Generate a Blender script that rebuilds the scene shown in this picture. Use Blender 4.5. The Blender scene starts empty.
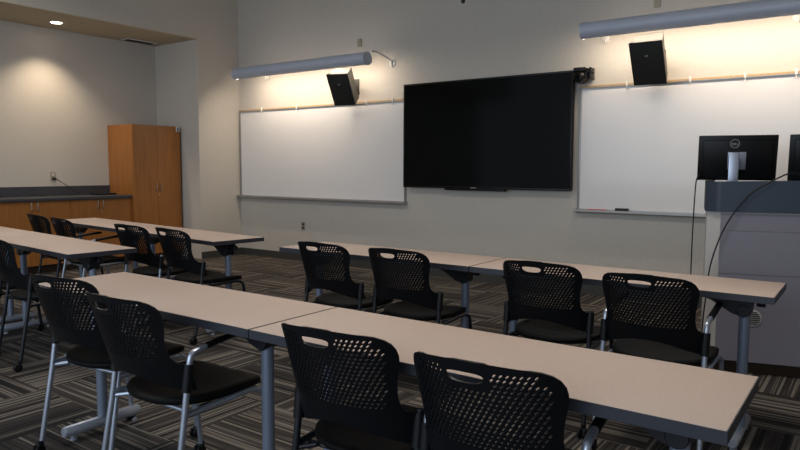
import bpy, bmesh, math, random
from mathutils import Vector, Matrix
from mathutils.geometry import delaunay_2d_cdt
random.seed(4)
sc = bpy.context.scene
col = sc.collection
R = math.radians
PI = math.pi

# ------------------------------------------------------------------ materials
def new_mat(name):
    m = bpy.data.materials.new(name); m.use_nodes = True
    nt = m.node_tree; b = nt.nodes['Principled BSDF']
    return m, nt, b

def plain(name, rgb, rough=.5, metal=0., spec=.5, bump=0., bscale=200., var=0., vscale=8., coat=0.):
    m, nt, b = new_mat(name)
    b.inputs['Base Color'].default_value = (*rgb, 1)
    b.inputs['Roughness'].default_value = rough
    b.inputs['Metallic'].default_value = metal
    b.inputs['Specular IOR Level'].default_value = spec
    b.inputs['Coat Weight'].default_value = coat
    tc = nt.nodes.new('ShaderNodeTexCoord')
    if var:
        n = nt.nodes.new('ShaderNodeTexNoise'); n.inputs['Scale'].default_value = vscale
        n.inputs['Detail'].default_value = 6
        nt.links.new(tc.outputs['Object'], n.inputs['Vector'])
        r = nt.nodes.new('ShaderNodeValToRGB')
        r.color_ramp.elements[0].position = .3; r.color_ramp.elements[1].position = .7
        r.color_ramp.elements[0].color = (*[c*(1-var) for c in rgb], 1)
        r.color_ramp.elements[1].color = (*[min(1, c*(1+var)) for c in rgb], 1)
        nt.links.new(n.outputs['Fac'], r.inputs['Fac'])
        nt.links.new(r.outputs['Color'], b.inputs['Base Color'])
    if bump:
        n = nt.nodes.new('ShaderNodeTexNoise'); n.inputs['Scale'].default_value = bscale
        nt.links.new(tc.outputs['Object'], n.inputs['Vector'])
        bp = nt.nodes.new('ShaderNodeBump'); bp.inputs['Strength'].default_value = bump
        bp.inputs['Distance'].default_value = .002
        nt.links.new(n.outputs['Fac'], bp.inputs['Height'])
        nt.links.new(bp.outputs['Normal'], b.inputs['Normal'])
    return m

def wood(name, dark, light, axis=2):
    m, nt, b = new_mat(name)
    tc = nt.nodes.new('ShaderNodeTexCoord'); mp = nt.nodes.new('ShaderNodeMapping')
    sc_ = [38., 38., 38.]; sc_[axis] = 1.6
    mp.inputs['Scale'].default_value = sc_
    n = nt.nodes.new('ShaderNodeTexNoise'); n.inputs['Scale'].default_value = 1.5
    n.inputs['Detail'].default_value = 5; n.inputs['Distortion'].default_value = .6
    r = nt.nodes.new('ShaderNodeValToRGB')
    r.color_ramp.elements[0].position = .3; r.color_ramp.elements[0].color = (*dark, 1)
    r.color_ramp.elements[1].position = .72; r.color_ramp.elements[1].color = (*light, 1)
    nt.links.new(tc.outputs['Object'], mp.inputs['Vector']); nt.links.new(mp.outputs['Vector'], n.inputs['Vector'])
    nt.links.new(n.outputs['Fac'], r.inputs['Fac']); nt.links.new(r.outputs['Color'], b.inputs['Base Color'])
    b.inputs['Roughness'].default_value = .38
    return m

def carpet():
    m, nt, b = new_mat('striped_carpet'); N = nt.nodes.new; L = nt.links.new
    S = 0.6096
    tc = N('ShaderNodeTexCoord'); sp = N('ShaderNodeSeparateXYZ'); L(tc.outputs['Object'], sp.inputs['Vector'])
    def M(op, a, c=None):
        n = N('ShaderNodeMath'); n.operation = op
        for i, v in enumerate((a, c)):
            if v is None: continue
            if isinstance(v, (int, float)): n.inputs[i].default_value = v
            else: L(v, n.inputs[i])
        return n.outputs[0]
    x = M('ADD', sp.outputs['X'], 40*S-.40); y = M('ADD', sp.outputs['Y'], 40*S)
    tx = M('FLOOR', M('DIVIDE', x, S)); ty = M('FLOOR', M('DIVIDE', y, S))
    par = M('MODULO', M('ADD', tx, ty), 2.0)
    inv = M('SUBTRACT', 1.0, par)
    c = M('ADD', M('MULTIPLY', x, par), M('MULTIPLY', y, inv))     # across the stripes
    d = M('ADD', M('MULTIPLY', y, par), M('MULTIPLY', x, inv))     # along them
    seed = M('ADD', M('MULTIPLY', tx, 3.17), M('MULTIPLY', ty, 7.31))
    cb = N('ShaderNodeCombineXYZ')
    L(M('MULTIPLY', c, 40.0), cb.inputs['X']); L(seed, cb.inputs['Y']); L(M('MULTIPLY', d, .3), cb.inputs['Z'])
    n = N('ShaderNodeTexNoise'); n.inputs['Scale'].default_value = 1.0; n.inputs['Detail'].default_value = 1.5
    n.inputs['Roughness'].default_value = .6
    L(cb.outputs['Vector'], n.inputs['Vector'])
    r = N('ShaderNodeValToRGB'); cr = r.color_ramp; cr.interpolation = 'LINEAR'
    cols = [(0, (.017, .016, .016)), (.40, (.022, .020, .020)), (.43, (.070, .060, .054)), (.49, (.036, .031, .029)),
            (.54, (.050, .042, .039)), (.565, (.19, .165, .138)), (.62, (.23, .20, .17)), (.65, (.080, .068, .060)), (1, (.05, .043, .040))]
    cr.elements[0].position = 0; cr.elements[0].color = (*cols[0][1], 1)
    cr.elements[1].position = 1; cr.elements[1].color = (*cols[-1][1], 1)
    for p_, c_ in cols[1:-1]:
        e = cr.elements.new(p_); e.color = (*c_, 1)
    L(n.outputs['Fac'], r.inputs['Fac'])
    # yarn speckle
    n2 = N('ShaderNodeTexNoise'); n2.inputs['Scale'].default_value = 260; n2.inputs['Detail'].default_value = 2
    L(tc.outputs['Object'], n2.inputs['Vector'])
    mx = N('ShaderNodeMix'); mx.data_type = 'RGBA'; mx.blend_type = 'MULTIPLY'; mx.inputs['Factor'].default_value = .55
    r2 = N('ShaderNodeValToRGB'); r2.color_ramp.elements[0].position = .25; r2.color_ramp.elements[0].color = (.45, .45, .45, 1)
    r2.color_ramp.elements[1].position = .7; r2.color_ramp.elements[1].color = (1.5, 1.5, 1.5, 1)
    L(n2.outputs['Fac'], r2.inputs['Fac'])
    L(r.outputs['Color'], mx.inputs['A']); L(r2.outputs['Color'], mx.inputs['B'])
    L(mx.outputs['Result'], b.inputs['Base Color'])
    b.inputs['Roughness'].default_value = .95; b.inputs['Specular IOR Level'].default_value = .15
    bp = N('ShaderNodeBump'); bp.inputs['Strength'].default_value = .4; bp.inputs['Distance'].default_value = .003
    L(n2.outputs['Fac'], bp.inputs['Height']); L(bp.outputs['Normal'], b.inputs['Normal'])
    return m

def emis(name, rgb, s):
    m, nt, b = new_mat(name)
    b.inputs['Base Color'].default_value = (*rgb, 1)
    b.inputs['Emission Color'].default_value = (*rgb, 1); b.inputs['Emission Strength'].default_value = s
    return m

W = plain('wall_paint', (.575, .535, .48), .85, spec=.2, bump=.25, bscale=130, var=.035, vscale=60)
CEIL = plain('ceiling_paint', (.55, .54, .50), .9, spec=.1, var=.03)
SOFF = plain('soffit_paint', (.52, .44, .32), .9, spec=.1, var=.02)
CARP = carpet()
BASE = plain('rubber_baseboard', (.050, .050, .046), .6, var=.1)
LAM = plain('beige_laminate', (.575, .45, .38), .45, spec=.35, var=.07, vscale=260)
EDGE = plain('charcoal_edge', (.030, .032, .042), .42)
BLK = plain('black_plastic', (.0042, .0048, .0062), .40, spec=.26, bump=.15, bscale=700)
SEATM = plain('black_seat', (.004, .004, .0044), .6, spec=.15, bump=.4, bscale=420)
FRAMEB = plain('black_coated_tube', (.008, .009, .014), .35, spec=.4)
SILV = plain('silver_tube', (.42, .46, .54), .34, metal=.75)
LEGM = plain('grey_blue_table_leg', (.22, .26, .34), .42, metal=.45)
FOOTM = plain('grey_table_foot', (.40, .43, .50), .42, metal=.45)
CHROME = plain('brushed_handle', (.62, .60, .56), .3, metal=1.)
CAST = plain('black_casting', (.010, .011, .015), .45, spec=.4)
WOOD = wood('orange_maple_veneer', (.27, .100, .021), (.39, .152, .034))
WOODIN = plain('cabinet_gap', (.03, .015, .006), .8)
CTR = plain('dark_grey_counter', (.048, .050, .060), .4, var=.15, vscale=150)
WB = plain('whiteboard_enamel', (.76, .745, .74), .22, spec=.4, coat=.2)
ALU = plain('anodised_aluminium', (.36, .35, .34), .42, metal=.6)
CORK = plain('tan_cork', (.50, .33, .17), .8, var=.2, vscale=90)
WHT = plain('white_plastic', (.74, .73, .70), .4)
TVB = plain('tv_bezel', (.004, .004, .0045), .35, spec=.25)
TVG = plain('tv_glass', (.0022, .0028, .0026), .10, spec=.12)
SCON = plain('grey_blue_fixture', (.50, .54, .64), .5, metal=.05, var=.03)
SPKB = plain('speaker_box_black', (.010, .010, .010), .55)
SPKT = plain('speaker_grille', (.014, .014, .013), .6, bump=.6, bscale=500)
SPKS = plain('speaker_case', (.05, .047, .042), .6, var=.05)
POD = plain('grey_lectern_laminate', (.205, .192, .225), .5, var=.06, vscale=180)
PODS = plain('pale_lectern_edge', (.46, .43, .40), .5, var=.04, vscale=100)
PODT = plain('slate_blue_lectern_top', (.024, .036, .058), .5, var=.05, vscale=100)
RED = plain('red_plastic', (.55, .03, .04), .4)
BLUE = plain('blue_label', (.03, .10, .28), .5)
OUTL = plain('outlet_plate', (.34, .30, .23), .5)
HOLE = plain('dark_hole', (.01, .01, .01), .8)
ERAS = plain('eraser_felt', (.05, .048, .05), .9, bump=.5)
LAMPM = emis('lamp_diffuser', (1., .86, .68), 14.)
TUBEM = emis('fluorescent_tube', (1., .86, .72), 3.2)

# ------------------------------------------------------------------ mesh helpers
def link(name, me, mats, parent=None, smooth=True, ang=35):
    if not isinstance(mats, (list, tuple)): mats = [mats]
    for m in mats: me.materials.append(m)
    o = bpy.data.objects.new(name, me); col.objects.link(o)
    if parent is not None: o.parent = parent
    if smooth:
        me.polygons.foreach_set('use_smooth', [True]*len(me.polygons))
        try: me.set_sharp_from_angle(angle=R(ang))
        except Exception: pass
    return o

class MB:
    def __init__(s): s.bm = bmesh.new(); s.mi = 0
    def mat(s, i): s.mi = i; return s
    def _tag(s, faces):
        for f in faces: f.material_index = s.mi
    def box(s, cx, cy, cz, sx, sy, sz, bevel=0., rot=None, seg=2):
        t = bmesh.new()
        bmesh.ops.create_cube(t, size=1.0)
        for v in t.verts: v.co = Vector((v.co.x*sx, v.co.y*sy, v.co.z*sz))
        if bevel: bmesh.ops.bevel(t, geom=list(t.edges), offset=bevel, segments=seg, profile=.6, affect='EDGES')
        Mx = Matrix.Translation((cx, cy, cz))
        if rot is not None: Mx = Mx @ rot
        s.add(t, Mx); return s
    def b2(s, x0, x1, y0, y1, z0, z1, bevel=0.):
        return s.box((x0+x1)/2, (y0+y1)/2, (z0+z1)/2, abs(x1-x0), abs(y1-y0), abs(z1-z0), bevel)
    def add(s, t, Mx=None):
        if Mx is not None: t.transform(Mx)
        mp = {}
        for v in t.verts: mp[v] = s.bm.verts.new(v.co)
        for f in t.faces:
            try: nf = s.bm.faces.new([mp[v] for v in f.verts]); nf.material_index = s.mi
            except ValueError: pass
        t.free()
    def cyl(s, p0, p1, r0, r1=None, n=20, cap=True, bevel=0.):
        if r1 is None: r1 = r0
        p0, p1 = Vector(p0), Vector(p1); d = p1-p0; Ln = d.length; d.normalize()
        q = Vector((0, 0, 1)).rotation_difference(d).to_matrix()
        rings = [(0, r0), (Ln, r1)]
        if bevel: rings = [(0, r0-bevel), (bevel, r0), (Ln-bevel, r1), (Ln, r1-bevel)]
        R_ = []
        for h, r in rings:
            R_.append([s.bm.verts.new(p0 + q @ Vector((r*math.cos(2*PI*k/n), r*math.sin(2*PI*k/n), h))) for k in range(n)])
        for a, b in zip(R_[:-1], R_[1:]):
            for k in range(n): s._tag([s.bm.faces.new((a[k], a[(k+1) % n], b[(k+1) % n], b[k]))])
        if cap:
            s._tag([s.bm.faces.new(R_[0][::-1]), s.bm.faces.new(R_[-1])])
        return s
    def lathe(s, prof, origin=(0, 0, 0), axis=(0, 0, 1), n=24):
        q = Vector((0, 0, 1)).rotation_difference(Vector(axis).normalized()).to_matrix(); o = Vector(origin)
        R_ = [[s.bm.verts.new(o + q @ Vector((max(r, 1e-4)*math.cos(2*PI*k/n), max(r, 1e-4)*math.sin(2*PI*k/n), h))) for k in range(n)] for r, h in prof]
        for a, b in zip(R_[:-1], R_[1:]):
            for k in range(n): s._tag([s.bm.faces.new((a[k], a[(k+1) % n], b[(k+1) % n], b[k]))])
        s._tag([s.bm.faces.new(R_[0][::-1]), s.bm.faces.new(R_[-1])])
        return s
    def tube(s, pts, r, n=12, rs=None, flat=None):
        pts = [Vector(p) for p in pts]; m = len(pts)
        T = [(pts[min(i+1, m-1)]-pts[max(i-1, 0)]).normalized() for i in range(m)]
        up = Vector((1, 0, 0)) if abs(T[0].x) < .8 else Vector((0, 1, 0))
        u = (up - T[0]*up.dot(T[0])).normalized(); rings = []
        for i in range(m):
            if i: u = (T[i-1].rotation_difference(T[i]).to_matrix() @ u); u = (u - T[i]*u.dot(T[i])).normalized()
            w = T[i].cross(u); rr = rs[i] if rs else r
            fx = flat or 1.
            rings.append([s.bm.verts.new(pts[i] + u*(rr*math.cos(2*PI*k/n)) + w*(rr*fx*math.sin(2*PI*k/n))) for k in range(n)])
        for a, b in zip(rings[:-1], rings[1:]):
            for k in range(n): s._tag([s.bm.faces.new((a[k], a[(k+1) % n], b[(k+1) % n], b[k]))])
        s._tag([s.bm.faces.new(rings[0][::-1]), s.bm.faces.new(rings[-1])])
        return s
    def prism(s, poly, h0, h1, fn=None):
        """poly in (a,b); extruded along c. fn(a,b,c)->xyz"""
        fn = fn or (lambda a, b, c: (a, b, c))
        A = [s.bm.verts.new(fn(a, b, h0)) for a, b in poly]; B = [s.bm.verts.new(fn(a, b, h1)) for a, b in poly]
        n = len(poly); s._tag([s.bm.faces.new(A[::-1]), s.bm.faces.new(B)])
        for k in range(n): s._tag([s.bm.faces.new((A[k], A[(k+1) % n], B[(k+1) % n], B[k]))])
        return s
    def build(s, name, mats, parent=None, smooth=True, ang=35, loc=None):
        bmesh.ops.recalc_face_normals(s.bm, faces=list(s.bm.faces))
        me = bpy.data.meshes.new(name); s.bm.to_mesh(me); s.bm.free()
        o = link(name, me, mats, parent, smooth, ang)
        if loc: o.location = loc
        return o

def fillet(pts, rad, n=6):
    """round the corners of a polyline"""
    P = [Vector(p) for p in pts]; out = [P[0]]
    for i in range(1, len(P)-1):
        a, b, c = P[i-1], P[i], P[i+1]
        r = min(rad, (a-b).length*.48, (c-b).length*.48)
        s_ = b + (a-b).normalized()*r; e = b + (c-b).normalized()*r
        for k in range(n+1):
            t = k/n; out.append(s_*(1-t)**2 + b*2*t*(1-t) + e*t*t)
    out.append(P[-1]); return out

def tag(o, label=None, cat=None, group=None, kind=None):
    if label: o['label'] = label
    if cat: o['category'] = cat
    if group: o['group'] = group
    if kind: o['kind'] = kind
    return o
def thing(name, label, cat, loc=(0, 0, 0), rz=0, group=None):
    o = bpy.data.objects.new(name, None); col.objects.link(o); o.empty_display_size = .1
    o.location = loc; o.rotation_euler = (0, 0, rz)
    return tag(o, label, cat, group)
def struct(o): o['kind'] = 'structure'; return o
def copy_tree(o, parent=None):
    c = o.copy(); col.objects.link(c)
    if parent is not None: c.parent = parent
    for ch in list(o.children): copy_tree(ch, c)
    return c

# ------------------------------------------------------------------ room dimensions
YW = 6.608; XL = -7.66; XA = -8.62; YR = 5.88; ZS = 3.03; ZC = 3.95
XR = 2.6; YB = -2.5
struct(MB().b2(XA-.2, XR+.2, YB-.2, YW+.2, -.1, 0).build('floor', CARP, smooth=False))
struct(MB().b2(XL-.0, XR+.2, YB-.2, YW+.2, ZC, ZC+.1).build('ceiling', CEIL, smooth=False))
struct(MB().b2(XL, XR+.15, YW, YW+.15, 0, ZC).build('wall_front', W, smooth=False))
struct(MB().b2(XR, XR+.15, YB, YW, 0, ZC).build('wall_right', W, smooth=False))
# pier beside the alcove with the bulkhead above it
m = MB(); m.b2(XA-.15, XL, YR, YW+.15, 0, ZC); struct(m.build('wall_left_pier', W, smooth=False))
struct(MB().b2(XA-.15, XL, YB, YR, ZS+.012, ZC).build('wall_left', W, smooth=False))
struct(MB().b2(XA, XL, YB, YR, ZS, ZS+.012).build('trim_1', SOFF, smooth=False))
struct(MB().b2(XA-.15, XA, YB, YW+.15, 0, ZS+.012).build('wall_alcove', W, smooth=False))
# baseboards
bm_ = MB(); bm_.b2(XL+.013, XR, YW-.012, YW, 0, .098); struct(bm_.build('baseboard_front', BASE, smooth=False))
bm_ = MB(); bm_.b2(XL, XL+.012, YR, YW-.0, 0, .098); struct(bm_.build('baseboard_left', BASE, smooth=False))

# ------------------------------------------------------------------ chairs
def back_mesh():
    def yy(x, z):
        return -.250 - .33*(z-.55) + 1.2*x*x + 20*x**4
    half = [(0, .548), (.05, .545), (.10, .534), (.15, .515), (.19, .498), (.220, .490), (.226, .497), (.226, .580), (.221, .590),
            (.206, .596), (.196, .606), (.190, .622), (.188, .65), (.191, .69), (.198, .725), (.2035, .755), (.2045, .775), (.202, .793),
            (.195, .809), (.182, .822), (.161, .832), (.12, .840), (.06, .845), (0, .846)]
    def dens(h):
        out = []
        for a, b in zip(h[:-1], h[1:]):
            k = max(1, int(math.dist(a, b)/.02))
            for i in range(k): out.append((a[0]+(b[0]-a[0])*i/k, a[1]+(b[1]-a[1])*i/k))
        out.append(h[-1]); return out
    hf = dens(half)
    outline = hf + [(-x, z) for x, z in hf[::-1][1:-1]]
    polys = [outline]
    # grip slot: flat top, bulging bottom
    slot = []
    for k in range(20):
        a = 2*PI*k/20
        cx = math.cos(a); sz = math.sin(a)
        slot.append((-.016 + .050*math.copysign(abs(cx)**.7, cx), .808 + (.009 if sz > 0 else .020)*math.copysign(abs(sz)**.8, sz)))
    polys.append(slot)
    # slanted perforations in staggered rows
    px, pz = .0150, .0125
    j = 0; z = .618
    while z < .825:
        i0 = -14
        for i in range(i0, 15):
            x = i*px + (px/2 if j % 2 else 0)
            wlim = .164 if z < .66 else (.170 if z < .74 else .178)
            if z > .798: wlim = .150
            if z > .822: wlim = 0
            if abs(x) > wlim: continue
            if z > .779 and abs(x+.016) < .064: continue
            if z > .822: continue
            h = []
            for (a, b) in ((.0050, .0042), (.0016, .0047), (-.0036, .0000), (-.0050, -.0042), (-.0016, -.0047), (.0036, 0)):
                h.append((x+a, z+b))
            polys.append(h)
        z += pz; j += 1
    V = []; E = []; F = []
    for p_ in polys:
        s_ = len(V); V += [Vector(q) for q in p_]; n = len(p_)
        E += [(s_+k, s_+(k+1) % n) for k in range(n)]
    def inside(x, z, poly):
        c = False; n = len(poly); j_ = n-1
        for i in range(n):
            xi, zi = poly[i]; xj, zj = poly[j_]
            if (zi > z) != (zj > z) and x < (xj-xi)*(z-zi)/(zj-zi)+xi: c = not c
            j_ = i
        return c
    # interior support points in the plain band
    for a in range(-10, 11):
        for b in range(6):
            x, z = a*.0215, .513 + b*.019
            if inside(x, z, outline) and min(math.dist((x, z), q) for q in outline) > .008: V.append(Vector((x, z)))
    res = delaunay_2d_cdt(V, E, [], 0, 1e-6)
    vs, es, fs = res[0], res[1], res[2]
    bm = bmesh.new(); bv = [bm.verts.new((v.x, yy(v.x, v.y), v.y)) for v in vs]
    holes = polys[1:]
    hb = [(min(q[0] for q in h)-1e-5, max(q[0] for q in h)+1e-5, min(q[1] for q in h), max(q[1] for q in h)) for h in holes]
    for f in fs:
        cx = sum(vs[k].x for k in f)/len(f); cz = sum(vs[k].y for k in f)/len(f)
        if not inside(cx, cz, outline): continue
        if any(b_[0] < cx < b_[1] and b_[2] < cz < b_[3] and inside(cx, cz, h) for h, b_ in zip(holes, hb)): continue
        try: bm.faces.new([bv[k] for k in f])
        except ValueError: pass
    for v in [v for v in bm.verts if not v.link_faces]: bm.verts.remove(v)
    bmesh.ops.recalc_face_normals(bm, faces=list(bm.faces))
    bmesh.ops.solidify(bm, geom=list(bm.faces), thickness=.0055)
    # sleeves that clasp the uprights
    w = MB(); w.bm.free(); w.bm = bm
    for s in (-1, 1):
        w.tube([(s*.218, -.158, .492), (s*.218, -.150, .55), (s*.218, -.145, .590)], .0185, n=14)
    bmesh.ops.recalc_face_normals(bm, faces=list(bm.faces))
    me = bpy.data.meshes.new('backrest'); bm.to_mesh(me); bm.free()
    return me
BACK = back_mesh(); BACK.materials.append(BLK)
BACK.polygons.foreach_set('use_smooth', [True]*len(BACK.polygons)); BACK.set_sharp_from_angle(angle=R(40))

def seat_mb():
    m = MB(); n = 44
    def ring(s_, z, dz=0):
        out = []
        for k in range(n):
            a = 2*PI*k/n; c, s = math.cos(a), math.sin(a)
            e = .45 if s > 0 else .84
            x = .222*s_*math.copysign(abs(c)**e, c); y = .028 + .226*s_*math.copysign(abs(s)**e, s)
            zz = z
            if dz:
                zz -= .016*(1-s_**2)                      # dished
                zz -= .016*max(0, (y-.15)/.10)**2          # waterfall front
                zz += .008*(x/.22)**2*s_
            else: zz -= .016*max(0, (y-.15)/.10)**2
            out.append(m.bm.verts.new((x, y, zz)))
        return out
    rs = [ring(.12, .452, 1), ring(.35, .452, 1), ring(.6, .452, 1), ring(.82, .452, 1), ring(.95, .452, 1), ring(.995, .446, 1), ring(1.0, .440, 1),
          ring(.99, .431), ring(.95, .424), ring(.5, .414)]
    for a, b in zip(rs[:-1], rs[1:]):
        for k in range(n): m.bm.faces.new((a[k], a[(k+1) % n], b[(k+1) % n], b[k]))
    m.bm.faces.new(rs[0]); m.bm.faces.new(rs[-1][::-1])
    return m

def make_chair(name, label, frame, arms, arm_black=False):
    t = thing(name, label, 'chair')
    b = bpy.data.objects.new('backrest', BACK); col.objects.link(b); b.parent = t
    seat_mb().build('seat', SEATM, t, ang=50)
    for s in (-1, 1):
        pts = [(s*.228, -.234, .055), (s*.220, -.172, .40), (s*.218, -.150, .55), (s*.218, -.143, .600)]
        if arms: pts += [(s*.218, -.134, .626), (s*.218, -.066, .640)]
        MB().tube(fillet(pts, .045), .0115, n=12).build('leg', frame, t)
        fp = [(s*.219, -.178, .408), (s*.214, .150, .418), (s*.220, .205, .400), (s*.228, .250, .055)]
        MB().tube(fillet(fp, .045, 7), .0115, n=12).build('leg', frame, t)
        # seat bracket
        MB().box(s*.205, -.06, .410, .03, .05, .018, .003).build('seat_bracket', BLK, t); MB().box(s*.203, .10, .413, .03, .05, .018, .003).build('seat_bracket', BLK, t)
        MB().tube([(s*.218, -.165, .395), (s*.17, -.13, .402)], .009, n=8).build('stretcher', frame, t)
        if arms:
            MB().tube(fillet([(s*.218, -.072, .640), (s*.217, -.02, .646), (s*.214, .06, .655), (s*.210, .160, .664)], .04), .0155, n=14, flat=.7,
                      rs=None).build('armrest_pad', BLK, t)
        for y in (-.238, .252):
            c = MB().tube([(s*.228, y, .066), (s*.228, y, .048)], .012, n=10)
            c.box(s*.228, y-.006, .044, .02, .03, .014, .003); c.build('caster', BLK, t)
            w = MB()
            for q in (-1, 1): w.cyl((s*.228+q*.006, y-.012, .0255), (s*.228+q*.019, y-.012, .0255), .025, n=20, bevel=.004)
            w.build('wheel', BLK, [c_ for c_ in t.children if c_.name.startswith('caster')][-1])
    # cross tube under the seat
    MB().tube([(-.21, -.115, .398), (.21, -.115, .398)], .009, n=10).build('stretcher', frame, t)
    return t

kinds = {}
def place(kind, x, y, deg, label, group):
    if kind not in kinds:
        fr = {'silver_arms': (SILV, True), 'black_plain': (FRAMEB, False), 'silver_plain': (SILV, False)}[kind]
        o = make_chair('stacking_chair', label, *fr); kinds[kind] = o
    else: o = copy_tree(kinds[kind])
    o.location = (x, y, 0); o.rotation_euler = (0, 0, R(deg)); tag(o, label, 'chair', group)
    return o
g2 = 'chairs along the nearest table row'; g1 = 'chairs along the table row before the screen'
gl = 'chairs along the left table row by the cabinets'; gm = 'chairs along the middle left tables'
CH = [
 ('silver_arms', -2.795, 1.660, 7.0, 'black perforated chair with silver legs at the left end of the nearest table row', g2),
 ('silver_arms', -2.182, 1.572, 1.0, 'black perforated chair with silver arm beside the nearest table seam, second from the left end', g2),
 ('black_plain', -1.272, 1.659, 4.7, 'armless black-framed chair at the nearest row, just right of the table seam', g2),
 ('silver_arms', -.775, 1.640, 3.5, 'nearest black chair, back at the bottom edge, at the right end of the front table', g2),
 ('black_plain', -2.726, 3.219, 0, 'leftmost black chair at the long table row facing the large screen', g1),
 ('black_plain', -2.186, 3.235, 2.3, 'black chair just left of the seam and leg in the row facing the screen', g1),
 ('black_plain', -1.332, 3.25, 1.6, 'armless black chair just right of the seam in the row facing the screen', g1),
 ('silver_arms', -.790, 3.165, -.5, 'black silver-armed chair next to the grey lectern, in the row facing the screen', g1),
 ('black_plain', -6.43, 3.341, -6.5, 'farthest left black chair before the base cabinet doors, against the rear left table', gl),
 ('silver_arms', -5.815, 3.251, -7.2, 'silver-armed black chair before the base cabinets, second along the rear left table', gl),
 ('silver_plain', -4.775, 3.229, 2.0, 'black chair with silver legs before the tall wooden cabinet', gl),
 ('black_plain', -4.22, 3.229, -3.5, 'black-framed chair at the right end of the rear left table', gl),
 ('black_plain', -4.55, 2.19, -8.3, 'black chair cut by the left edge, at the right end of the middle left table', gm),
 ('black_plain', -5.12, 2.25, -6, 'black chair mostly outside the left edge, only its leg in view', gm),
]
for c in CH: place(c[0], c[1]+(.03 if c[5] in (gl, gm) else .014), *c[2:])

# ------------------------------------------------------------------ tables
TL, TD, TH = 1.482, .457, .737
def make_table(label):
    t = thing('folding_table', label, 'table')
    hx, hy = TL/2-.001, TD/2
    MB().b2(-hx+.002, hx-.002, -hy+.002, hy-.002, TH-.030, TH, .0015).build('tabletop', LAM, t, ang=30)
    e = MB()
    e.b2(-hx, hx, -hy-.001, -hy+.003, TH-.031, TH-.0008); e.b2(-hx, hx, hy-.003, hy+.001, TH-.031, TH-.0008)
    e.b2(-hx-.0005, -hx+.003, -hy, hy, TH-.031, TH-.0008); e.b2(hx-.003, hx+.0005, -hy, hy, TH-.031, TH-.0008)
    e.b2(-hx+.003, hx-.003, -hy+.003, hy-.003, TH-.0315, TH-.0295)
    e.build('edge_band', EDGE, t, smooth=False)
    yl = -.012
    for s in (-1, 1):
        lx = s*(TL/2-(.140 if s > 0 else .172))
        l = MB().cyl((lx, yl, .07), (lx, yl, TH-.034), .0240, n=22)
        l.build('leg', LEGM, t)
        lo = t.children[-1]
        f = MB().tube([(lx, yl-.196, .048), (lx, yl-.188, .048), (lx, yl+.185, .048), (lx, yl+.193, .048)], .026, n=18, rs=[.021, .026, .026, .021])
        for gy in (-.16, .155): f.cyl((lx, gy, 0), (lx, gy, .012), .016, n=14); f.cyl((lx, gy, .01), (lx, gy, .035), .006, n=8)
        f.build('foot', FOOTM, t)
        # hinge casting: web running inward from the leg head up to the underside
        b = MB()
        web = [(lx+s*.045, TH-.036), (lx-s*.20, TH-.036), (lx-s*.20, TH-.052), (lx-s*.14, TH-.072), (lx-s*.05, TH-.125), (lx-s*.0, TH-.140), (lx+s*.030, TH-.115), (lx+s*.035, TH-.07)]
        b.prism(web, -.034, .034, lambda a, bb, c: (a, yl+c, bb))
        b.b2(lx-.06, lx+.06, yl-.12, yl+.14, TH-.041, TH-.0325, .002)
        b.cyl((lx-s*.0, yl-.040, TH-.108), (lx, yl+.040, TH-.108), .030, n=18, bevel=.003)
        b.build('hinge_bracket', CAST, t, ang=30)
        k = MB(); k.cyl((lx+s*.06, yl+.02, TH-.06), (lx+s*.06, yl+.02, TH-.034), .008, n=10)
        k.cyl((lx+s*.045, yl+.02, TH-.072), (lx+s*.082, yl+.02, TH-.072), .019, n=14, bevel=.004)
        k.build('release_knob', CAST, t)
    # stiffening beam beneath the top
    MB().b2(-TL/2+.28, TL/2-.28, yl-.02, yl+.02, TH-.058, TH-.0325, .003).build('stretcher_beam', CAST, t)
    return t
gt = {'m': 'tables in the two centre rows', 'l': 'tables on the left side'}
T0 = make_table('x')
def table(xr, yfar, deg, idx, label, grp, first=[True]):
    """xr,yfar: far right corner of the run"""
    o = T0 if first[0] else copy_tree(T0); first[0] = False
    a = R(deg); c, s = math.cos(a), math.sin(a)
    lx = -TL/2 - idx*(TL+.004); ly = -TD/2
    o.location = (xr + c*lx - s*ly, yfar + s*lx + c*ly, 0); o.rotation_euler = (0, 0, a)
    tag(o, label, 'table', grp); return o
table(-.227, 1.956, 0, 0, 'nearest beige table with charcoal edge, cut by the bottom edge on the right', gt['m'])
table(-.227, 1.956, 0, 1, 'beige table in the nearest row, left of the seam, with two silver-legged chairs', gt['m'])
ta = table(-.343, 3.677, 0, 0, 'beige table whose right end stands before the grey lectern', gt['m'])
tb_ = table(-.366, 3.677, 0, 1, 'beige table under the left part of the wall screen, two armless chairs at it', gt['m'])
ta.scale.x = tb_.scale.x = 1.015
table(-4.065, 2.590, -4.6, 0, 'middle left beige table, its right end beside the nearest row', gt['l'])
table(-4.065, 2.590, -4.6, 1, 'table cut by the left edge, continuing the middle left table', gt['l'])
table(-3.915, 3.605, -5.6, 0, 'rear left beige table whose right end points at the left whiteboard corner', gt['l'])
table(-3.915, 3.605, -5.6, 1, 'farthest beige table, before the base cabinets', gt['l'])

# ------------------------------------------------------------------ alcove cabinets
XF = -8.03
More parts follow.
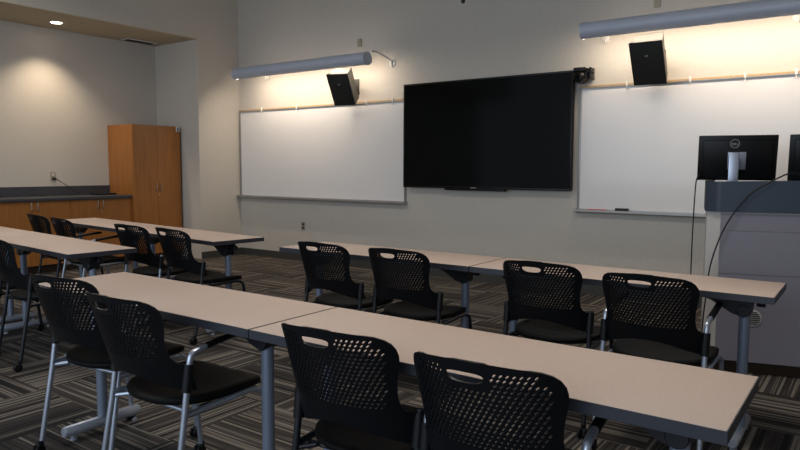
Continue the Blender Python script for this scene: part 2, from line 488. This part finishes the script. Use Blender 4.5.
# tall cabinet (doors face +X)
Y0, Y1, ZT = 5.100, 5.840, 1.852
t = thing('tall_cabinet', 'tall orange wood two-door cabinet in the alcove corner', 'cabinet', (0, 0, 0))
m = MB(); m.b2(XA+.004, XF-.021, Y0, Y1, .0, ZT); m.build('body', WOOD, t, smooth=False)
ym = (Y0+Y1)/2
for k, (a, b) in enumerate(((Y0+.002, ym-.0015), (ym+.0015, Y1-.002))):
    d = MB().b2(XF-.020, XF, a, b, .10, ZT-.002, .001).build('door', WOOD, t, smooth=False)
    hy = ym + (-.035 if k == 0 else .035)
    h = MB().tube(fillet([(XF, hy, .965), (XF+.028, hy, .965), (XF+.028, hy, 1.065), (XF, hy, 1.065)], .012, 4), .005, n=8)
    h.build('handle', CHROME, d)
    if k == 1:
        MB().cyl((XF, hy-.02, .91), (XF+.006, hy-.02, .91), .009, n=12).build('lock', CHROME, d)
MB().b2(XF-.03, XF-.0205, Y0+.003, Y1-.003, 0, .098).build('toe_kick', WOODIN, t, smooth=False)
lb = MB(); lb.b2(XF, XF+.002, 5.775, 5.834, 1.782, 1.848)
lb = lb.build('label', WHT, t, smooth=False)
m = MB(); m.cyl((XF+.002, 5.805, 1.823), (XF+.0028, 5.805, 1.823), .015, n=16); m.b2(XF+.002, XF+.0028, 5.785, 5.825, 1.790, 1.806)
m.build('symbol', BLUE, lb, smooth=False)
XB = XF-.055
# base cabinets, pairs of doors
ys = [5.095 - .83*k for k in range(6)]
lab = ['base cabinet nearest the tall cabinet, two wooden doors under the grey counter', 'wooden base cabinet whose handles show above the leftmost chair back',
       'wooden base cabinet at the left edge of the picture', 'wooden base cabinet beyond the left edge', 'wooden base cabinet farthest beyond the left edge']
hand = [4.645, 3.825]
for k in range(3):
    b_, a_ = ys[k], ys[k+1]
    c_ = thing('base_cabinet', lab[k], 'cabinet', (0, 0, 0), 0, 'base cabinets under the counter')
    MB().b2(XA+.004, XB-.021, a_+.001, b_-.001, .10, .876).build('body', WOOD, c_, smooth=False)
    MB().b2(XA+.004, XB-.07, a_+.001, b_-.001, 0, .10).build('toe_kick', WOODIN, c_, smooth=False)
    mid = hand[k] if k < 2 else (a_+b_)/2
    for q, (a, b) in enumerate(((a_+.002, mid-.0015), (mid+.0015, b_-.002))):
        d = MB().b2(XB-.020, XB, a, b, .105, .872, .001).build('door', WOOD, c_, smooth=False)
        hy = mid + (-.036 if q == 0 else .036)
        MB().tube(fillet([(XB, hy, .762), (XB+.028, hy, .762), (XB+.028, hy, .858), (XB, hy, .858)], .012, 4), .005, n=8).build('handle', CHROME, d)
        if q == 0 and k == 0: MB().cyl((XB, mid+.03, .72), (XB+.006, mid+.03, .72), .009, n=12).build('lock', CHROME, d)
m = MB(); m.b2(XA+.003, XB+.03, ys[3], Y0-.004, .8765, .914, .004)
ct = tag(m.build('countertop', CTR, None, ang=30), 'dark grey countertop with backsplash along the alcove wall', 'countertop')
MB().b2(XA+.003, XA+.022, ys[3], Y0-.004, .9145, 1.035, .002).build('backsplash', CTR, ct, smooth=False)
# wall outlet above the counter, cord and laptop
def outlet(name, label, base, nrm):
    t = thing(name, label, 'outlet', base, 0, None)
    if nrm == 'x': bx = lambda a0, a1, y0, y1, z0, z1: (a0, a1, y0, y1, z0, z1)
    else: bx = lambda a0, a1, y0, y1, z0, z1: (y0, y1, -a1, -a0, z0, z1)
    MB().b2(*bx(0, .005, -.035, .035, -.058, .058), .0015).build('cover_plate', OUTL, t)
    for z in (-.025, .025):
        MB().b2(*bx(.005, .008, -.016, .016, z-.014, z+.014), .001).build('socket', WHT if z > 0 and nrm == 'x' else HOLE, t)
    return t
outlet('power_outlet', 'brown wall outlet with a black plug above the dark counter', (XA, 4.335, 1.158), 'x')
outlet('power_outlet', 'small brown wall outlet low under the left whiteboard', (-6.389, YW, .485), 'y')
m = MB(); m.box(XA+.022, 4.348, 1.132, .026, .024, .022, .003)
pts = [(XA+.03, 4.355, 1.132), (XA+.055, 4.39, 1.10), (XA+.06, 4.53, 1.01), (XA+.07, 4.60, .945), (XA+.10, 4.66, .920), (XA+.14, 4.74, .919), (XA+.17, 4.80, .919)]
m.tube(fillet(pts, .06), .0042, n=8)
tag(m.build('charging_cable', CAST), 'black cord hanging from the outlet to the device on the counter', 'cord')
t = thing('slim_device', 'thin black laptop lying closed on the counter beside the tall cabinet', 'laptop', (XA+.19, 4.90, .9145))
MB().box(0, 0, .008, .20, .26, .014, .003).build('base', CAST, t); MB().box(0, 0, .0185, .20, .26, .006, .002).build('lid', CAST, t)

# soffit: downlight, small sensor, air grille
t = thing('recessed_downlight', 'glowing round recessed downlight in the alcove soffit', 'ceiling light', (-8.20, 4.24, ZS))
MB().lathe([(.062, -.002), (.078, -.005), (.086, -.003), (.086, 0), (.062, 0)], n=32).build('trim_ring', WHT, t)
MB().cyl((0, 0, -.0035), (0, 0, 0), .061, n=32).build('lens', LAMPM, t)
t = tag(MB().cyl((-7.99, 4.447, ZS-.006), (-7.99, 4.447, ZS), .028, n=20, bevel=.002).build('sprinkler_cover', OUTL), 'tiny flat round cover in the soffit right of the downlight', 'sprinkler')
t = thing('air_grille', 'narrow slotted air grille in the soffit above the tall cabinet', 'vent', (-8.45, 5.52, ZS))
MB().b2(-.075, .075, -.23, .23, -.008, 0, .002).build('frame', WHT, t)
g = MB()
for k in range(5): g.b2(-.055+k*.0235, -.045+k*.0235, -.21, .21, -.011, -.008)
g.build('slots', HOLE, t, smooth=False)
t = thing('air_grille', 'dark grille high on the left bulkhead at the top edge', 'vent', (XL, 5.70, 3.66))
MB().b2(0, .008, -.22, .22, -.10, .10, .002).build('frame', OUTL, t)
g = MB()
for k in range(7): g.b2(.008, .011, -.20, .20, -.085+k*.026, -.073+k*.026)
g.build('slats', HOLE, t, smooth=False)

# ------------------------------------------------------------------ whiteboards
def board(x0, x1, clips, label):
    zb, zt = .874, 2.108
    t = thing('whiteboard', label, 'whiteboard', ((x0+x1)/2, YW, zb)); o = Vector(t.location)
    def B(name, mt, *a, bev=0):
        q = MB().b2(*a, bev).build(name, mt, t, ang=30); q.location = -o; return q
    B('writing_surface', WB, x0+.02, x1-.02, YW-.014, YW-.002, zb+.005, zt-.02)
    for q in (x0, x1-.022): MB().b2(q, q+.022, YW-.024, YW-.002, zb-.01, zt-.01, .002).build('side_frame', ALU, t, ang=30).location = -o
    r = MB().b2(x0, x1, YW-.030, YW-.002, zt-.020, zt-.010, .001).build('map_rail', ALU, t, ang=30); r.location = -o
    MB().b2(x0+.003, x1-.003, YW-.026, YW-.002, zt-.0095, zt+.008, .001).build('cork_strip', CORK, r, ang=30)
    tr = MB()
    prof = [(0, -.030), (-.075, -.030), (-.082, -.022), (-.082, -.002), (-.076, .000), (-.072, -.012), (-.012, -.012), (-.010, .012), (0, .012)]
    tr.prism(prof, x0-.01, x1+.01, lambda a, b, c: (c, YW-.002+a, zb+b))
    tr.build('marker_tray', ALU, t, ang=30).location = -o
    for q in (x0-.014, x1-.012): MB().b2(q, q+.026, YW-.088, YW-.002, zb-.034, zb+.006, .004).build('tray_cap', ALU, t).location = -o
    for x in clips:
        c = MB(); c.b2(x-.010, x+.010, YW-.040, YW-.026, zt-.022, zt+.026, .002)
        c.tube(fillet([(x, YW-.035, zt-.02), (x, YW-.038, zt-.052), (x, YW-.058, zt-.060), (x, YW-.060, zt-.045)], .008, 3), .004, n=8)
        c.build('rail_clip', WHT, t).location = -o
    return t
board(-7.640, -4.655, (-7.154, -6.469, -5.252, -4.842), 'left whiteboard between the corner and the screen, with cork map rail')
board(-2.497, .55, (-2.023, -1.449, -.994, -.606), 'right whiteboard behind the lectern monitors, with cork map rail')
# on the right tray
t = thing('whiteboard_eraser', 'dark felt eraser on the right whiteboard tray', 'eraser', (-2.03, YW-.045, .8625))
MB().box(0, 0, .010, .125, .045, .020, .004).build('felt', ERAS, t); MB().box(0, 0, .028, .125, .046, .016, .004).build('grip', CAST, t)
for k, (x, l_) in enumerate(((-2.33, 'red marker on the right whiteboard tray, left of another red marker'), (-2.235, 'red marker nearest the felt eraser on the tray'))):
    t = thing('dry_erase_marker', l_, 'marker', (x, YW-.050+.006*k, .8715), 0, 'red markers on the tray')
    MB().cyl((-.045, 0, 0), (.018, 0, 0), .008, n=14, bevel=.001).build('barrel', RED, t)
    MB().cyl((.018, 0, 0), (.050, 0, 0), .0088, n=14, bevel=.001).build('cap', RED, t)

# ------------------------------------------------------------------ television and camera
tx0, tx1, tz0, tz1 = -4.628, -2.539, 1.057, 2.271
t = thing('wall_television', 'large black flat screen mounted between the two whiteboards', 'television', ((tx0+tx1)/2, YW-.1, tz0)); o = Vector(t.location)
MB().b2(tx0, tx1, YW-.10, YW-.045, tz0, tz1, .004).build('housing', TVB, t, ang=30).location = -o
fr = MB(); f_ = YW-.1
for a in ((tx0, tx1, f_-.008, f_+.003, tz1-.018, tz1), (tx0, tx1, f_-.008, f_+.003, tz0, tz0+.022), (tx0, tx0+.018, f_-.008, f_+.003, tz0+.022, tz1-.018), (tx1-.018, tx1, f_-.008, f_+.003, tz0+.022, tz1-.018)):
    fr.b2(*a, .0015)
fr.build('bezel', TVB, t, ang=30).location = -o
MB().b2(tx0+.018, tx1-.018, f_-.004, f_, tz0+.022, tz1-.018).build('screen', TVG, t, smooth=False).location = -o
MB().b2(-4.05, -3.28, f_-.004, f_+.04, tz0-.022, tz0-.0005, .004).build('speaker_bar', TVB, t, ang=30).location = -o
MB().b2(-3.70, -3.63, f_-.0095, f_-.008, tz0+.006, tz0+.015).build('badge', ALU, t, smooth=False).location = -o
MB().b2(-4.1, -3.1, YW-.045, YW-.001, 1.4, 1.9).build('wall_mount', CAST, t, smooth=False).location = -o
# ptz camera beside the screen's top right corner
t = thing('conference_camera', 'black pan tilt camera on a bracket at the top right corner of the screen', 'camera', (-2.44, YW-.115, 2.235))
MB().b2(.062, .085, .0, .109, -.06, .05, .004).b2(-.10, .10, -.02, .07, -.002, .012, .003).build('wall_bracket', TVB, t, ang=30)
MB().b2(-.075, .045, -.06, .06, .012, .050, .010).build('base', TVB, t)
for q in (-.088, .034): MB().b2(q, q+.024, -.035, .035, -.06, .02, .006).build('yoke', TVB, t)
h = MB().lathe([(.0, -.07), (.035, -.066), (.055, -.05), (.060, -.01), (.058, .03), (.045, .055), (.0, .06)], origin=(-.02, 0, -.045), axis=(0, 1, -.1), n=24).build('head', TVB, t)
MB().cyl((-.02, -.084, -.038), (-.02, -.062, -.041), .026, n=20, bevel=.002).build('lens', TVG, h)

# ------------------------------------------------------------------ wall speakers
def speaker(cx, label, rz):
    w, h_, d = .285, .405, .19
    t = thing('wall_speaker', label, 'speaker', (cx, YW-.30, 2.285), R(rz))
    tilt = Matrix.Rotation(R(31), 4, 'X')
    def pt(x, y, z): return tilt @ Vector((x, y, z))
    body = MB()
    ot = [(-w/2, -d/2), (w/2, -d/2), (w/2-.035, d/2), (-w/2+.035, d/2)]
    body.prism(ot, -h_/2, h_/2, lambda a, b, c: pt(a, b, c)); body.build('cabinet', SPKS, t, smooth=False)
    fb = MB(); fb.box(0, 0, 0, w+.006, .014, h_+.006, .004, None)
    for v in fb.bm.verts: v.co = pt(v.co.x, v.co.y-d/2-.006, v.co.z)
    fb.build('front_baffle', SPKB, t, ang=30)
    g_ = MB(); g_.box(0, 0, 0, w-.03, .010, h_-.03, .003)
    for v in g_.bm.verts: v.co = pt(v.co.x, v.co.y-d/2-.014, v.co.z)
    gg = g_.build('grille', SPKT, t, ang=30)
    bd = MB(); bd.box(0, 0, 0, .028, .004, .014, .001)
    for v in bd.bm.verts: v.co = pt(v.co.x, v.co.y-d/2-.0205, v.co.z+.075)
    bd.build('badge', ALU, gg)
    MB().tube([pt(0, d/2-.02, 0), (0, .20, 0.02), (0, .292, .02)], .022, n=12).b2(-.055, .055, .286, .299, -.08, .12, .003).build('bracket', SPKS, t, ang=30)
    return t
speaker(-5.385, 'tilted black loudspeaker above the left whiteboard', 12)
speaker(-1.735, 'tilted black loudspeaker above the right whiteboard', 0)

# ------------------------------------------------------------------ board-wash lights
def wash(x0, x1, z, br, label):
    yf = 6.17; L_ = x1-x0
    t = thing('wall_wash_light', label, 'wall light', ((x0+x1)/2, YW, z)); o = Vector(t.location)
    # shell: C section, open towards the wall and down
    n = 20; m = MB(); out = []; inn = []
    for k in range(n+1):
        a = R(84 + (262-84)*k/n)
        out.append((yf+.084*math.cos(a), z+.075*math.sin(a))); inn.append((yf+.078*math.cos(a), z+.069*math.sin(a)))
    m.prism(out+inn[::-1], x0, x1, lambda a, b, c: (c, a, b))
    m.build('shade', SCON, t, ang=50).location = -o
    for x in (x0, x1):
        e = MB(); s_ = -1 if x == x0 else 1
        cap = [(yf+.086*math.cos(2*PI*k/28), z+.077*math.sin(2*PI*k/28)) for k in range(28)]
        e.prism(cap, x, x+s_*.008, lambda a, b, c: (c, a, b)); e.build('end_cap', SCON, t, ang=50).location = -o
    MB().cyl((x0+.03, yf+.012, z+.012), (x1-.03, yf+.012, z+.012), .012, n=14).build('lamp_tube', TUBEM, t).location = -o
    for x in br:
        b = MB()
        b.tube(fillet([(x, yf+.02, z+.078), (x, yf+.10, z+.09), (x, YW-.06, z+.035), (x, YW-.012, z+.012)], .03), .010, n=10)
        b.tube([(x, YW-.03, z+.02), (x, YW-.018, z-.055)], .012, n=10, rs=[.016, .009])
        b.cyl((x, YW-.014, z-.005), (x, YW-.001, z-.005), .042, n=20, bevel=.003)
        b.build('wall_arm', WHT, t).location = -o
    ld = bpy.data.lights.new('wash_lamp', 'AREA'); ld.shape = 'RECTANGLE'; ld.size = L_-.08; ld.size_y = .05
    ld.color = (1., .83, .64); ld.energy = LAMP_W; ld.spread = R(180)
    lo = bpy.data.objects.new('wash_lamp', ld); col.objects.link(lo); lo.parent = t
    lo.location = Vector(((x0+x1)/2, yf+.035, z-.012)) - o
    d = Vector((0, .42, -.91)); lo.rotation_euler = d.to_track_quat('-Z', 'Y').to_euler()
    return t
LAMP_W = 20
wash(-7.21, -4.92, 2.560, (-7.062, -4.90+.03), 'grey linear wall light above the left whiteboard')
wash(-2.325, .10, 2.575, (-2.25, -.617), 'grey-blue linear wall light above the right whiteboard, cut by the right edge')
# small boxes above the lights
for x, l_ in ((-5.38, 'small beige wall box above the left wall light'), (-1.772, 'small beige wall box above the right wall light')):
    tag(MB().b2(x-.03, x+.03, YW-.02, YW, 2.80, 2.90, .003).build('junction_plate', OUTL), l_, 'wall plate', 'plates above the wall lights')
# hanging sensor in view at the top edge
t = thing('ceiling_microphone', 'small dark tip hanging down at the top edge above the screen', 'microphone', (-3.532, 6.0, ZC))
MB().cyl((0, 0, -.93), (0, 0, 0), .004, n=8).build('cable', CAST, t)
MB().lathe([(.0, -.990), (.016, -.985), (.022, -.965), (.022, -.94), (.010, -.92), (.004, -.915)], n=16).build('capsule', CAST, t)

# ------------------------------------------------------------------ lectern
A = R(15.2); F0 = Vector((-.790, 4.533, 0)); ux = Vector((math.cos(A), math.sin(A), 0)); uy = Vector((-math.sin(A), math.cos(A), 0))
t = thing('lectern', 'grey instructor lectern with slate blue top at the right edge', 'lectern', F0, A)
WD, DP = 1.25, .80
foot = [(0, 0), (WD, 0), (WD, DP), (.0, DP), (-.045, .50), (-.072, .045)]
m = MB(); m.prism(foot, .08, 1.02); m.build('body', PODS, t, smooth=False)
m = MB(); m.prism([(.03, .05), (WD-.03, .05), (WD-.03, DP-.03), (.03, DP-.03), (-.03, .10)], 0, .08); m.build('plinth', WOODIN, t, smooth=False)
for z0, z1 in ((.083, .632), (.637, .902), (.907, 1.012)):
    MB().b2(.004, .60, -.014, -.001, z0, z1, .001).build('front_panel', POD, t, smooth=False)
    MB().b2(.604, WD-.004, -.014, -.001, z0, z1, .001).build('front_panel', POD, t, smooth=False)
# round speaker grille in the lower panel
g = MB(); g.lathe([(.0, 0), (.052, 0), (.054, .004), (.050, .007), (.0, .007)], origin=(.205, -.014, .365), axis=(0, -1, 0), n=28)
gr = g.build('round_grille', PODS, t)
s_ = MB()
for k in range(7):
    zz = -.036+k*.012; hw = math.sqrt(max(0, .044**2-zz*zz)); s_.b2(.205-hw, .205+hw, -.0235, -.021, .365+zz-.003, .365+zz+.003)
s_.build('slots', HOLE, gr, smooth=False)
# top: a thick fascia with rounded corner, slightly crowned
def toppoly(z):
    pts = []
    ex = .022
    base = [(-.105, .80), (-.125, .085), (-.018, -.030)]
    r_ = fillet([Vector((a, b, 0)) for a, b in [(-.01, DP+.02), (-.058, .50), (-.086, .035), (-.018, -.028), (WD+.02, -.030)]], .02, 4)
    return [(v.x, v.y) for v in r_] + [(WD+.02, DP+.02)]
tp = toppoly(0); m = MB()
n = len(tp)
outer = tp[:-1]
inner = [(WD+.02, .014), (.004, .014), (-.040, .062), (-.014, .50), (.034, DP+.02)]
ring_ = outer + inner
def zt(a, b): return 1.202 + .034*min(1, max(0, (a+.125)/.75))**.8
A_ = [m.bm.verts.new((a, b, 1.022)) for a, b in ring_]; B_ = [m.bm.verts.new((a, b, zt(a, b))) for a, b in ring_]
nn = len(ring_)
for k in range(nn): m.bm.faces.new((A_[k], A_[(k+1) % nn], B_[(k+1) % nn], B_[k]))
bmesh.ops.triangle_fill(m.bm, use_beauty=True, edges=[m.bm.edges.get((B_[k], B_[(k+1) % nn])) for k in range(nn)])
m.bm.faces.new(A_[::-1])
MB().prism([(WD+.02, .016), (.006, .016), (-.036, .064), (-.010, .50), (.038, DP+.02), (WD+.02, DP+.02)], 1.0205, 1.10).build('worktop', PODT, t, smooth=False)
m.build('top_fascia', PODT, t, ang=40)

# monitors (their backs face the room)
def monitor(u, v, label, rz, logo=True):
    p = F0 + ux*u + uy*v
    t = thing('monitor', label, 'monitor', (p.x, p.y, 1.1005), A+R(rz))
    w, h_ = .487, .310; zc = .262
    tb = Matrix.Rotation(R(9), 4, 'X')
    def tf(b):
        for q in b.bm.verts: q.co = tb @ q.co + Vector((0, 0, zc))
        return b
    tf(MB().b2(-w/2, w/2, 0, .016, -h_/2, h_/2, .004).b2(-w/2+.03, w/2-.03, -.020, .002, -h_/2+.02, h_/2-.03, .010)).build('housing', TVB, t, ang=30)
    tf(MB().b2(-w/2+.012, w/2-.012, .016, .0175, -h_/2+.018, h_/2-.012)).build('screen', TVG, t, smooth=False)
    MB().box(-.028, -.075, .150, .062, .028, .300, .006).build('stand_column', SILV, t, ang=30)
    tf(MB().b2(-.060, .052, -.032, -.020, -.075, .045, .003)).build('mount_plate', SILV, t, ang=30)
    MB().box(-.015, -.055, .262, .045, .04, .05, .004).build('hinge', SILV, t, ang=30)
    MB().b2(-.12, .12, -.16, .05, 0, .008, .003).build('stand_base', SILV, t, ang=30)
    if logo:
        lg = MB()
        pts = [(-.020+.028*math.cos(2*PI*k/36), 0, .098+.028*math.sin(2*PI*k/36)) for k in range(37)]
        lg.tube([Vector(q) for q in pts], .0028, n=6)
        lg = tf(lg)
        for q in lg.bm.verts: q.co.y -= .0215
        lo = lg.build('logo_ring', ALU, t)
        cu = bpy.data.curves.new('logo_text', 'FONT'); cu.body = 'DELL'; cu.size = .020; cu.align_x = 'CENTER'; cu.align_y = 'CENTER'; cu.extrude = .0008
        cu.offset = .0004
        to = bpy.data.objects.new('tmp', cu); col.objects.link(to)
        dg = bpy.context.evaluated_depsgraph_get(); me = bpy.data.meshes.new_from_object(to.evaluated_get(dg)); bpy.data.objects.remove(to)
        me.transform(Matrix.Translation((-.020, -.0225, .098)) @ Matrix.Rotation(R(90), 4, 'X'))
        me.transform(Matrix.Translation((0, 0, zc)) @ tb)
        link('logo_text', me, ALU, t, smooth=False)
    return t
monitor(.135, .50, 'black monitor with round logo, back towards the room, on the lectern', 0)
monitor(.685, .46, 'second black monitor cut by the right edge of the picture', -4, logo=False)
# cables
def L2W(u, v, z): q = F0+ux*u+uy*v; return (q.x, q.y, z)
m = MB(); m.tube(fillet([L2W(.56, .22, 1.106), L2W(.50, .12, 1.16), L2W(.43, .03, 1.262), L2W(.36, -.01, 1.264), L2W(.28, -.048, 1.222), L2W(.17, -.048, 1.16), L2W(.07, -.048, 1.02), L2W(.01, -.05, .90), L2W(-.05, -.05, .70), L2W(-.08, -.06, .30), L2W(-.09, -.07, .010)], .10, 5), .0045, n=8)
tag(m.build('lectern_cable', CAST), 'black cable draped over the slate top and down the lectern front', 'cable')
m = MB(); m.tube(fillet([L2W(-.10, .49, 1.25), L2W(-.115, .49, 1.21), L2W(-.12, .50, 1.10), L2W(-.125, .50, .80), L2W(-.125, .48, .40), L2W(-.12, .45, .008), L2W(-.15, .20, .008)], .08, 5), .0045, n=8)
tag(m.build('monitor_cable', CAST), 'black cable hanging down past the left side of the lectern', 'cable')

# ------------------------------------------------------------------ lights
def area(name, loc, target, sx, sy, e, colr, spread=180):
    ld = bpy.data.lights.new(name, 'AREA'); ld.shape = 'RECTANGLE'; ld.size = sx; ld.size_y = sy; ld.energy = e; ld.color = colr; ld.spread = R(spread)
    lo = bpy.data.objects.new(name, ld); col.objects.link(lo); lo.location = loc
    lo.rotation_euler = (Vector(target)-Vector(loc)).to_track_quat('-Z', 'Y').to_euler(); return lo
# daylight from windows behind the camera
area('window_daylight', (-2.5, YB-.4, 1.9), (-3.0, 4., 1.0), 7.0, 2.0, 125, (.72, .86, 1.0))
# downlight in the soffit
ld = bpy.data.lights.new('downlight_beam', 'SPOT'); ld.energy = 90; ld.color = (1., .80, .58); ld.spot_size = R(105); ld.spot_blend = .75; ld.shadow_soft_size = .05
lo = bpy.data.objects.new('downlight_beam', ld); col.objects.link(lo); lo.location = (-8.20, 4.24, ZS-.012); lo.rotation_euler = (0, 0, 0)
# unseen fill lights added under the ceiling to brighten the tabletops
for x, y in ((-5.6, 2.6), (-1.2, 2.6)):
    area('overhead_fill', (x, y, ZC-.03), (x, y, 0), 1.2, .6, 38, (1., .93, .84), 150)
w = bpy.data.worlds.new('World'); sc.world = w; w.use_nodes = True
w.node_tree.nodes['Background'].inputs['Color'].default_value = (.80, .87, 1.0, 1)
w.node_tree.nodes['Background'].inputs['Strength'].default_value = .55

# ------------------------------------------------------------------ camera
cam = bpy.data.cameras.new('Camera'); co = bpy.data.objects.new('Camera', cam); col.objects.link(co)
cam.sensor_fit = 'HORIZONTAL'; cam.sensor_width = 36; cam.lens = 662.76/800*36
yaw, pitch, roll = .6233, .0858, .0038
fwd = Vector((-math.sin(yaw)*math.cos(pitch), math.cos(yaw)*math.cos(pitch), -math.sin(pitch)))
right = Vector((math.cos(yaw), math.sin(yaw), 0)); up = right.cross(fwd)
# roll: image rotated by +roll (clockwise on the picture)
r2 = right*math.cos(roll) + up*math.sin(roll); u2 = up*math.cos(roll) - right*math.sin(roll)
Mx = Matrix((( r2.x, u2.x, -fwd.x, 0), (r2.y, u2.y, -fwd.y, 0), (r2.z, u2.z, -fwd.z, 1.286), (0, 0, 0, 1)))
co.matrix_world = Mx
cam.clip_start = .05; cam.clip_end = 60
sc.camera = co
vs_ = sc.view_settings
vs_.view_transform = 'Standard'; vs_.look = 'None'; vs_.gamma = 1; vs_.use_curve_mapping = False; vs_.exposure = 0.08
